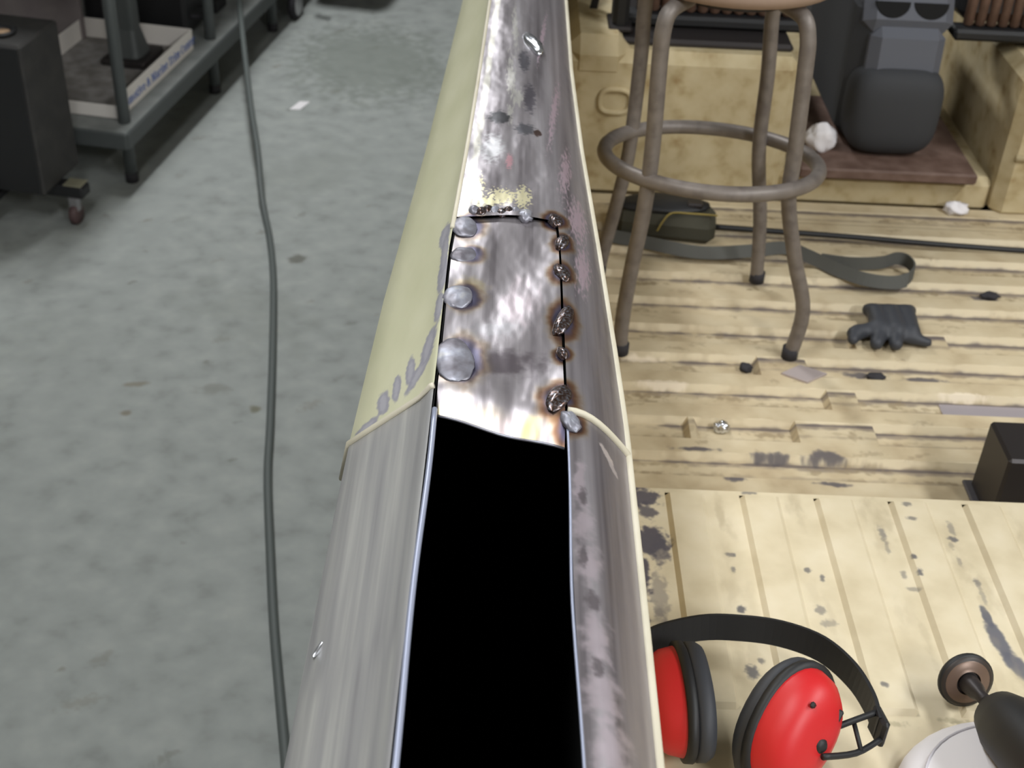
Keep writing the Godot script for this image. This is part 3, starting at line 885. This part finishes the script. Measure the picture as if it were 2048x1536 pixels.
func stool() -> void:
	var t := thing("bar_stool", "grey metal bar stool with round foot ring standing on the ribbed floor", "stool", Vector3(0.343, 0.6, -1.893))
	var o := Vector3(0.343, 0.6, -1.893)
	part(t, "seat", lathe([[0.0, 0.0], [0.13, 0.0], [0.15, 0.006], [0.156, 0.018], [0.152, 0.032], [0.13, 0.04], [0.0, 0.042]], 48), M.stool_seat, Vector3(-0.012, 0.574, 0))
	part(t, "seat_plate", lathe([[0.0, 0.0], [0.1, 0.0], [0.1, 0.016], [0.0, 0.016]], 32, false), M.dark_metal, Vector3(-0.01, 0.559, 0))
	var legs := [
		[Vector3(0.262, 1.168, -1.815), Vector3(0.232, 1.163, -1.775), Vector3(0.224, 1.14, -1.768), Vector3(0.224, 1.09, -1.77), Vector3(0.228, 0.957, -1.77), Vector3(0.226, 0.858, -1.77), Vector3(0.217, 0.754, -1.77), Vector3(0.212, 0.662, -1.77), Vector3(0.214, 0.6, -1.768)],
		[Vector3(0.395, 1.165, -1.82), Vector3(0.418, 1.158, -1.785), Vector3(0.427, 1.13, -1.777), Vector3(0.43, 1.09, -1.775), Vector3(0.437, 0.965, -1.775), Vector3(0.441, 0.883, -1.775), Vector3(0.468, 0.781, -1.775), Vector3(0.496, 0.69, -1.775), Vector3(0.489, 0.6, -1.776)],
		[Vector3(0.39, 1.168, -1.95), Vector3(0.415, 1.158, -1.99), Vector3(0.42, 1.10, -2.005), Vector3(0.422, 1.066, -2.01), Vector3(0.429, 0.984, -2.01), Vector3(0.435, 0.854, -2.01), Vector3(0.457, 0.724, -2.01), Vector3(0.47, 0.6, -2.014)],
		[Vector3(0.262, 1.168, -1.95), Vector3(0.228, 1.158, -1.995), Vector3(0.223, 1.084, -2.018), Vector3(0.225, 0.987, -2.02), Vector3(0.222, 0.838, -2.02), Vector3(0.211, 0.745, -2.02), Vector3(0.196, 0.647, -2.02), Vector3(0.19, 0.6, -2.02)]]
	for l in legs:
		var pts := []
		for p in l:
			pts.append(p - o)
		var path := smooth_path(pts, 5)
		var leg := part(t, "leg", tube(path, 0.0118, 12), M.stool)
		var foot: Vector3 = pts[-1]
		part(leg, "rubber_foot", tube(PackedVector3Array([foot + Vector3(0, 0.001, 0), foot + Vector3(0, 0.02, 0)]), 0.0135, 12), M.rubber)
	var ring := PackedVector3Array()
	for k in 56:
		var a := TAU * k / 56
		ring.append(Vector3(cos(a) * 0.167, 0, sin(a) * 0.172))
	part(t, "foot_ring", tube(ring, 0.0118, 12, true), M.stool, Vector3(-0.006, 0.29, 0.0), Basis(Vector3.RIGHT, -0.145) * Basis(Vector3.BACK, -0.01))

func bed_clutter() -> void:
	# glove
	var y := 0.614
	var caps := [
		[Vector3(0.652, y + 0.004, -1.90), Vector3(0.65, y + 0.004, -1.845), 0.014, 0.016], [Vector3(0.68, y + 0.004, -1.90), Vector3(0.675, y + 0.006, -1.84), 0.014, 0.016], [Vector3(0.708, y + 0.004, -1.902), Vector3(0.70, y + 0.004, -1.84), 0.013, 0.015],
		[Vector3(0.645, y, -1.912), Vector3(0.716, y, -1.914), 0.011, 0.011],
		[Vector3(0.645, y + 0.002, -1.85), Vector3(0.604, y, -1.836), 0.014, 0.011], [Vector3(0.612, y, -1.84), Vector3(0.60, y - 0.002, -1.82), 0.011, 0.009],
		[Vector3(0.65, y + 0.002, -1.84), Vector3(0.636, y, -1.808), 0.013, 0.011], [Vector3(0.675, y + 0.002, -1.835), Vector3(0.668, y, -1.808), 0.012, 0.011],
		[Vector3(0.695, y, -1.83), Vector3(0.724, y - 0.003, -1.822), 0.011, 0.008]]
	var g := single("work_glove", "black crumpled work glove lying on the ribbed floor", "glove", capsules(caps, 0.004, 0.008), M.foam)
	# webbing strap
	var sp := []
	for q in [[0.2, -2.14], [0.288, -2.112], [0.377, -2.086], [0.469, -2.10], [0.536, -2.117], [0.577, -2.088], [0.622, -2.042], [0.67, -2.013], [0.723, -2.012], [0.756, -2.05], [0.754, -2.088], [0.734, -2.096], [0.702, -2.078], [0.646, -2.071], [0.594, -2.08]]:
		sp.append(Vector3(q[0], 0.613, q[1]))
	var path := smooth_path(sp, 5)
	var wide := []
	for i in path.size():
		wide.append(Vector3(0.0, 0.75, -0.66) if i < 42 else Vector3(0, 1, -0.12))
	single("webbing_strap", "dark grey webbing strap curled into a loop on the ribbed floor", "strap", band(path, wide, 0.024, 0.003), plain(c8(84, 84, 80), 0.85))
	var cable := smooth_path([Vector3(0.417, 0.606, -2.2), Vector3(0.511, 0.606, -2.194), Vector3(0.669, 0.606, -2.184), Vector3(0.853, 0.606, -2.168), Vector3(1.05, 0.606, -2.158), Vector3(1.25, 0.606, -2.16)], 5)
	single("power_cable", "black cable running across the floor to the right edge", "cable", tube(cable, 0.0055, 8), M.black)
	var t := thing("tool_pouch", "dark olive tool pouch lying behind the stool legs", "pouch", Vector3(0.32, 0.6, -2.18))
	part(t, "body", chamfer(Vector3(0.185, 0.05, 0.085), 0.014), plain(c8(62, 60, 48), 0.85), Vector3(0, 0.026, 0), Basis(Vector3.UP, -0.12))
	part(t, "flap", blob(8, Vector3(0.085, 0.012, 0.036), 0.2, 0.06, 14), M.black, Vector3(-0.005, 0.055, -0.01))
	part(t, "buckle", chamfer(Vector3(0.03, 0.012, 0.02), 0.003), M.dark_metal, Vector3(0.05, 0.06, 0.0))
	part(t, "cord", tube(smooth_path([Vector3(0.09, 0.056, 0.03), Vector3(0.04, 0.06, 0.035), Vector3(0.005, 0.062, 0.04), Vector3(-0.01, 0.05, 0.048), Vector3(-0.02, 0.03, 0.052)], 5), 0.0016, 6), plain(c8(150, 132, 66), 0.7))
	var poly := PackedVector2Array([Vector2(-0.038, 0.004), Vector2(-0.004, -0.022), Vector2(0.036, 0.0), Vector2(0.0, 0.026)])
	single("metal_scrap", "grey diamond-shaped metal offcut beside the front stool leg", "scrap", prism(poly, 0.004, 0.001), plain(c8(172, 160, 158), 0.5, 0.2), Vector3(0.506, 0.6, -1.73))
	single("floor_lump", "small dark lump between the two front stool legs", "debris", blob(21, Vector3(0.011, 0.008, 0.009), 0.4, 0.1, 10), M.rubber, Vector3(0.416, 0.594, -1.75), Basis.IDENTITY, "dark crumbs on the floor")
	single("floor_lump", "small flat dark lump right of the metal offcut", "debris", blob(22, Vector3(0.016, 0.006, 0.008), 0.4, 0.1, 10), M.rubber, Vector3(0.625, 0.593, -1.742), Basis.IDENTITY, "dark crumbs on the floor")
	single("floor_lump", "small dark lump in the groove right of the strap loop", "debris", blob(23, Vector3(0.018, 0.006, 0.009), 0.4, 0.1, 10), M.rubber, Vector3(0.887, 0.594, -2.01), Basis.IDENTITY, "dark crumbs on the floor")
	single("foil_ball", "shiny crumpled foil ball in a floor groove", "foil", blob(24, Vector3(0.012, 0.009, 0.010), 0.5, 0.14, 12), M.polished, Vector3(0.357, 0.596, -1.585))
	single("paper_wad", "small white paper wad by the right riser", "paper", blob(25, Vector3(0.024, 0.013, 0.016), 0.5, 0.12, 12), M.white, Vector3(0.903, 0.611, -2.31))
	single("tape_strip", "dull silver strip of tape lying in the floor groove at right", "tape", chamfer(Vector3(0.26, 0.0015, 0.03), 0.0006), plain(c8(168, 160, 164), 0.4, 0.3), Vector3(0.84, 0.5895, -1.662))
	var b := thing("metal_box", "dark open metal box standing behind the deck edge at right", "box", Vector3(0.818, 0.6, -1.42))
	part(b, "shell", chamfer(Vector3(0.24, 0.115, 0.09), 0.004), M.dark_metal, Vector3(0, 0.06, 0))
	part(b, "opening", chamfer(Vector3(0.17, 0.085, 0.006), 0.002), M.black, Vector3(0.03, 0.062, 0.0445))  # black plate on the face in place of a shaded recess
	part(b, "base_flange", chamfer(Vector3(0.26, 0.006, 0.115), 0.002), plain(c8(96, 94, 98), 0.5, 0.4), Vector3(0, 0.003, 0.005))

func ear_muffs() -> void:
	var t := thing("ear_muffs", "red and black ear muffs lying on the cream deck", "ear muffs", Vector3(0.27, 0.73, -0.89))
	var o := t.position
	# cup: x is the thickness (shell side at -x), y width, z length
	for q in [
		[Vector3(0.204, 0.777, -0.888), Basis(Vector3.UP, 0.06)],
		[Vector3(0.305, 0.797, -0.842), Basis(-Vector3(0.45, 0.45, 0.77).normalized(), Vector3.ZERO, Vector3.ZERO)]]:
		var b: Basis = q[1]
		if b.y == Vector3.ZERO:
			var nx := b.x
			var lz := Vector3(-0.22, -0.35, 0.85)
			lz = (lz - nx * lz.dot(nx)).normalized()
			b = Basis(nx, lz.cross(nx), lz)
		var at: Vector3 = q[0] - o
		var cup := part(t, "ear_cup", cup_mesh([[-0.036, 0.35], [-0.034, 0.55], [-0.028, 0.75], [-0.016, 0.9], [0.0, 0.97]]), M.red, at, b)
		cup.set_meta("label", "red plastic ear cup")
		part(cup, "cup_rim", cup_mesh([[-0.002, 0.95], [-0.001, 1.05], [0.007, 1.06], [0.0095, 0.98]]), M.black)
		part(cup, "ear_cushion", cup_mesh([[0.008, 0.97], [0.011, 1.04], [0.02, 1.04], [0.026, 0.97], [0.028, 0.8], [0.022, 0.62], [0.012, 0.58]]), M.foam)
		part(cup, "vent_mark", chamfer(Vector3(0.004, 0.01, 0.022), 0.0015), M.black, Vector3(-0.0305, 0.014, -0.026), Basis(Vector3.BACK, 0.5))
		part(cup, "vent_mark", chamfer(Vector3(0.004, 0.02, 0.006), 0.0015), M.black, Vector3(-0.0305, -0.016, -0.026), Basis(Vector3.BACK, -0.5))
	var pts := []
	for p in [Vector3(0.172, 0.782, -0.90), Vector3(0.170, 0.782, -0.945), Vector3(0.186, 0.782, -0.966), Vector3(0.235, 0.782, -0.984), Vector3(0.277, 0.783, -0.985), Vector3(0.319, 0.784, -0.978), Vector3(0.357, 0.786, -0.957), Vector3(0.381, 0.788, -0.921), Vector3(0.391, 0.79, -0.882), Vector3(0.392, 0.79, -0.852)]:
		pts.append(p - o)
	part(t, "headband", band(smooth_path(pts, 5), [Vector3(0, 0.93, -0.3)], 0.029, 0.004), M.black)
	var yk := part(t, "yoke", tube(smooth_path([Vector3(0.39, 0.8, -0.862) - o, Vector3(0.36, 0.803, -0.846) - o, Vector3(0.325, 0.807, -0.826) - o], 4), 0.0032, 8), M.black)
	part(yk, "yoke_bar", tube(smooth_path([Vector3(0.395, 0.782, -0.845) - o, Vector3(0.365, 0.788, -0.822) - o, Vector3(0.328, 0.8, -0.806) - o], 4), 0.0032, 8), M.black)
	part(yk, "yoke_bridge", tube(PackedVector3Array([Vector3(0.366, 0.80, -0.849) - o, Vector3(0.37, 0.789, -0.824) - o]), 0.0025, 6), M.black)
	part(yk, "pivot", blob(6, Vector3(0.009, 0.009, 0.009), 0.1, 0.1, 10), M.black, Vector3(0.325, 0.803, -0.818) - o)
	part(t, "band_end", chamfer(Vector3(0.008, 0.034, 0.028), 0.003), M.black, Vector3(0.394, 0.788, -0.856) - o, Basis(Vector3.UP, 0.2))

func cup_mesh(prof: Array) -> ArrayMesh:
	# oval rings along x: [x, share of full size]
	var rows := []
	var c := PackedVector3Array()
	for k in 36:
		c.append(Vector3(prof[0][0], 0, 0))
	rows.append(c)
	for p in prof:
		var ring := PackedVector3Array()
		for k in 36:
			var a := TAU * k / 36
			ring.append(Vector3(p[0], cos(a) * 0.043 * p[1], signf(sin(a)) * pow(absf(sin(a)), 0.9) * 0.064 * p[1]))
		rows.append(ring)
	return grid(rows, [], true)

func grinder_and_mask() -> void:
	var m := thing("dust_mask", "white moulded dust mask lying under the black grinder", "mask", Vector3(0.535, 0.7248, -0.80))
	var rows := []
	for i in 15:
		var q := i / 14.0
		var ring := PackedVector3Array()
		for k in 40:
			var a := TAU * k / 40
			var r := cos(q * PI / 2)
			ring.append(Vector3(cos(a) * 0.125 * r, 0.05 * sin(q * PI / 2), sin(a) * 0.115 * r))
		rows.append(ring)
	part(m, "shell", grid(rows, [], true), M.white)
	var seam := PackedVector3Array()
	for k in 48:
		var a := TAU * k / 48
		seam.append(Vector3(cos(a) * 0.100, 0.0305, sin(a) * 0.092))
	part(m, "seam", tube(seam, 0.0016, 6, true), plain(c8(196, 192, 198), 0.9))
	var t := thing("disc_grinder", "black hand grinder with a small brown disc pad, propped on the white mask", "grinder", Vector3(0.512, 0.7595, -0.943))
	# along -z of this frame the tool points away from the viewer
	var ax := Vector3(-0.10, -0.36, -0.93).normalized()
	var up := Vector3.UP
	var b := Basis(ax.cross(up).normalized(), ax, ax.cross(up).normalized().cross(ax))
	part(t, "disc_pad", lathe([[0.0, 0.0], [0.026, 0.0], [0.0285, 0.003], [0.0285, 0.006], [0.026, 0.009]], 36), plain(c8(46, 38, 34), 0.5), Vector3.ZERO, b)
	part(t, "disc_rim", lathe([[0.0275, 0.002], [0.0295, 0.003], [0.0295, 0.0075], [0.0275, 0.009]], 36), M.black, Vector3.ZERO, b)
	part(t, "disc_ring", lathe([[0.013, -0.003], [0.016, -0.0015], [0.023, -0.001], [0.0245, 0.001]], 32), plain(c8(112, 92, 80), 0.4, 0.4), Vector3.ZERO, b)
	part(t, "spindle", lathe([[0.0, -0.05], [0.007, -0.05], [0.0065, -0.03], [0.009, -0.022], [0.0105, -0.006], [0.0105, 0.0]], 20), M.dark_metal, Vector3.ZERO, b)
	part(t, "tool_body", lathe([[0.0, -0.24], [0.033, -0.24], [0.036, -0.2], [0.035, -0.13], [0.033, -0.095], [0.026, -0.07], [0.014, -0.054], [0.008, -0.044], [0.0, -0.044]], 28), M.black, Vector3.ZERO, b)

func left_side() -> void:
	# bench with a low shelf
	var along := Vector3(0.169, 0, -0.986)
	var turn := atan2(-along.x, -along.z)
	var t := thing("work_bench", "grey steel bench with round legs and a low shelf at left", "bench", Vector3(-1.048, 0.0, -3.457), turn)
	# own axes: -z along the front edge, -x towards the wall
	for lz in [0.0, -0.67, -1.26]:
		var leg := part(t, "leg", tube(PackedVector3Array([Vector3(0, 0.0, lz), Vector3(0, 0.86, lz)]), 0.0175, 14), M.table)
		part(leg, "leg_foot", tube(PackedVector3Array([Vector3(0, 0.0, lz), Vector3(0, 0.03, lz)]), 0.0185, 14), M.rubber)
	for lz in [0.0, -1.26]:
		part(t, "leg", tube(PackedVector3Array([Vector3(-0.66, 0.0, lz), Vector3(-0.66, 0.86, lz)]), 0.0175, 14), M.table)
	var sh := part(t, "shelf", chamfer(Vector3(0.70, 0.012, 2.1), 0.003), M.shelf, Vector3(-0.315, 0.178, -0.98))
	part(sh, "shelf_lip", chamfer(Vector3(0.012, 0.05, 2.1), 0.004), M.table, Vector3(0.35, -0.02, 0))
	part(sh, "shelf_lip", chamfer(Vector3(0.70, 0.05, 0.012), 0.004), M.table, Vector3(0, -0.02, 1.05))
	part(t, "bench_top", chamfer(Vector3(0.76, 0.04, 2.3), 0.006), M.shelf, Vector3(-0.34, 0.88, -0.98))
	# flat carton with printed edge
	var c := thing("carton_lid", "white shallow carton with blue lettering on the low bench shelf", "box", t.transform * Vector3(-0.20, 0.184, -0.29), turn)
	var board := plain(c8(226, 220, 214), 0.85)
	part(c, "bottom", chamfer(Vector3(0.36, 0.004, 0.56), 0.001), grained([[0.0, c8(116, 112, 108)], [1.0, c8(156, 152, 150)]], 91, 0.02, 3.0, 0.85), Vector3(0, 0.002, 0))
	var side := part(c, "front_side", chamfer(Vector3(0.004, 0.066, 0.56), 0.001), board, Vector3(0.18, 0.033, 0))
	part(c, "end_side", chamfer(Vector3(0.36, 0.04, 0.004), 0.001), board, Vector3(0, 0.02, 0.278))
	part(c, "end_side", chamfer(Vector3(0.36, 0.066, 0.004), 0.001), board, Vector3(0, 0.033, -0.278))
	part(c, "back_side", chamfer(Vector3(0.004, 0.066, 0.56), 0.001), board, Vector3(-0.18, 0.033, 0))
	var font := SystemFont.new()
	font.font_names = PackedStringArray(["Droid Serif"])
	font.font_weight = 700
	font.font_italic = true
	var tm := TextMesh.new()
	tm.font = font
	tm.text = "Automotive & Marine Trim Center"
	tm.font_size = 32
	tm.pixel_size = 0.00106
	tm.depth = 0.0006
	part(side, "lettering", tm, plain(c8(54, 92, 168), 0.7), Vector3(0.0023, -0.004, 0), Basis(Vector3.UP, PI / 2)).set_meta("label", "blue lettering")
	# machines stored on the shelf
	var g := thing("grinder_stand", "grey tapered machine foot standing in the carton on the shelf", "machine", t.transform * Vector3(-0.16, 0.19, -0.43), turn)
	part(g, "pedestal", grid([ring4(0.05, 0.06, 0.0), ring4(0.028, 0.03, 0.10), ring4(0.026, 0.028, 0.34)], [], true, false), M.table)
	part(g, "foot_plate", chamfer(Vector3(0.14, 0.02, 0.16), 0.005), M.dark_metal, Vector3(0, 0.01, 0))
	part(g, "motor", chamfer(Vector3(0.2, 0.16, 0.2), 0.04), M.black, Vector3(-0.02, 0.34, 0))
	var k := thing("tool_case", "black tool case lying behind the carton on the low shelf", "case", t.transform * Vector3(-0.20, 0.184, -0.74), turn)
	part(k, "case_body", chamfer(Vector3(0.26, 0.14, 0.18), 0.012), M.black, Vector3(0, 0.07, 0))
	part(k, "handle", tube(smooth_path([Vector3(0.13, 0.06, -0.05), Vector3(0.16, 0.06, -0.04), Vector3(0.16, 0.06, 0.04), Vector3(0.13, 0.06, 0.05)], 4), 0.007, 8), M.rubber)
	var k2 := thing("battery_block", "small black block near the middle bench leg", "block", t.transform * Vector3(-0.09, 0.184, -0.93), turn)
	part(k2, "block_body", chamfer(Vector3(0.07, 0.04, 0.09), 0.006), M.black, Vector3(0, 0.02, 0))
	part(k2, "block_cap", chamfer(Vector3(0.04, 0.01, 0.05), 0.003), M.rubber, Vector3(0, 0.045, 0))
	var k3 := thing("storage_panel", "grey brown board leaning under the bench behind the rolling cabinet", "board", t.transform * Vector3(-0.52, 0.184, -0.55), turn)
	part(k3, "board_sheet", chamfer(Vector3(0.3, 0.5, 0.02), 0.004), grained([[0.0, c8(112, 102, 104)], [1.0, c8(132, 124, 122)]], 95, 0.02, 2.0, 0.9), Vector3(0, 0.25, 0))
	part(k3, "board_edge", chamfer(Vector3(0.31, 0.02, 0.026), 0.004), M.table, Vector3(0, 0.5, 0))
	var k4 := thing("tool_case", "tall black case under the bench beside the leaning board", "case", t.transform * Vector3(-0.24, 0.184, -0.62), turn)
	part(k4, "case_body", chamfer(Vector3(0.14, 0.36, 0.05), 0.01), M.black, Vector3(-0.08, 0.18, 0))
	part(k4, "case_rib", chamfer(Vector3(0.02, 0.3, 0.056), 0.004), M.rubber, Vector3(-0.08, 0.18, 0))
	# wheeled machine beyond the bench
	var w := thing("wheeled_machine", "black wheeled machine beyond the last bench leg", "machine", Vector3(-0.77, 0.0, -4.84), turn)
	var lie := Basis(Vector3.BACK, PI / 2)
	var wheel := part(w, "wheel", lathe([[0.03, -0.014], [0.052, -0.014], [0.058, -0.006], [0.058, 0.006], [0.052, 0.014], [0.03, 0.014]], 32), M.rubber, Vector3(0.0, 0.058, 0), lie)
	part(wheel, "hub", lathe([[0.0, -0.016], [0.03, -0.014], [0.044, -0.015], [0.046, -0.01], [0.046, 0.01], [0.03, 0.014], [0.0, 0.016]], 32), plain(c8(190, 190, 192), 0.35, 0.5))
	part(w, "machine_body", chamfer(Vector3(0.26, 0.2, 0.4), 0.03), M.black, Vector3(0.15, 0.26, -0.3))
	part(w, "handle_bar", tube(PackedVector3Array([Vector3(0.06, 0.12, -0.02), Vector3(0.12, 0.13, 0.0)]), 0.014, 10), M.black)
	# rolling cabinet
	var cb := thing("rolling_cabinet", "black box cabinet on a low caster dolly at the left edge", "cabinet", Vector3(-1.182, 0.0, -3.122), atan2(-0.184, 0.983))
	part(cb, "cabinet_box", chamfer(Vector3(0.32, 0.41, 0.2), 0.006), M.cabinet, Vector3(-0.16, 0.32, -0.1))
	part(cb, "front_cover", chamfer(Vector3(0.31, 0.40, 0.006), 0.002), M.black, Vector3(-0.162, 0.32, 0.002))
	part(cb, "top_ring", lathe([[0.02, 0.0], [0.036, 0.0], [0.038, 0.008], [0.032, 0.012], [0.022, 0.006]], 28), M.black, Vector3(-0.085, 0.525, -0.07))
	part(cb, "top_disc", lathe([[0.0, 0.0], [0.022, 0.0], [0.022, 0.006], [0.0, 0.007]], 24), plain(c8(176, 146, 116), 0.7), Vector3(-0.085, 0.525, -0.07))
	var dolly := part(cb, "dolly", chamfer(Vector3(0.46, 0.035, 0.05), 0.006), M.black, Vector3(-0.16, 0.098, -0.09))
	part(dolly, "dolly_cap", chamfer(Vector3(0.05, 0.004, 0.045), 0.001), plain(c8(150, 146, 124), 0.5, 0.3), Vector3(0.2, 0.0195, 0))
	part(dolly, "dolly_bar", chamfer(Vector3(0.05, 0.03, 0.3), 0.006), M.black, Vector3(0.0, -0.003, 0))
	for q in [[0.035, -0.08], [-0.36, -0.08], [-0.16, 0.03], [-0.16, -0.22]]:
		var ca := part(cb, "caster", lathe([[0.0, -0.011], [0.024, -0.011], [0.029, -0.006], [0.029, 0.006], [0.024, 0.011], [0.0, 0.011]], 24), plain(c8(86, 66, 66), 0.6), Vector3(q[0], 0.029, q[1]), lie)
		part(ca, "fork", chamfer(Vector3(0.05, 0.03, 0.02), 0.004), plain(c8(150, 148, 150), 0.4, 0.6), Vector3(0.035, 0.0, 0.0))
	# hose
	var hp := []
	for q in [Vector3(-0.93, 0.33, -4.62), Vector3(-0.889, 0.225, -4.4), Vector3(-0.848, 0.205, -4.2), Vector3(-0.748, 0.14, -3.75), Vector3(-0.687, 0.095, -3.5), Vector3(-0.658, 0.04, -3.36), Vector3(-0.634, 0.011, -3.269), Vector3(-0.598, 0.009, -3.129), Vector3(-0.557, 0.009, -2.922), Vector3(-0.509, 0.009, -2.602), Vector3(-0.469, 0.009, -2.31), Vector3(-0.447, 0.009, -2.138), Vector3(-0.406, 0.009, -1.91), Vector3(-0.368, 0.009, -1.711), Vector3(-0.33, 0.009, -1.536), Vector3(-0.300, 0.009, -1.40), Vector3(-0.26, 0.009, -1.2)]:
		hp.append(q)
	single("air_hose", "long grey hose snaking over the concrete beside the body", "hose", tube(smooth_path(hp, 6), 0.009, 10), M.hose)
	single("paper_tag", "small white paper tag lying on the concrete floor", "tag", prism(PackedVector2Array([Vector2(-0.03, 0.032), Vector2(-0.006, -0.034), Vector2(0.028, -0.036), Vector2(0.004, 0.03)]), 0.0012, 0.0003), M.white, Vector3(-0.644, 0.0, -4.04))

func ring4(a: float, b: float, y: float) -> PackedVector3Array:
	var out := PackedVector3Array()
	for k in 24:
		var t := TAU * k / 24
		out.append(Vector3(signf(cos(t)) * pow(absf(cos(t)), 0.5) * a, y, signf(sin(t)) * pow(absf(sin(t)), 0.5) * b))
	return out
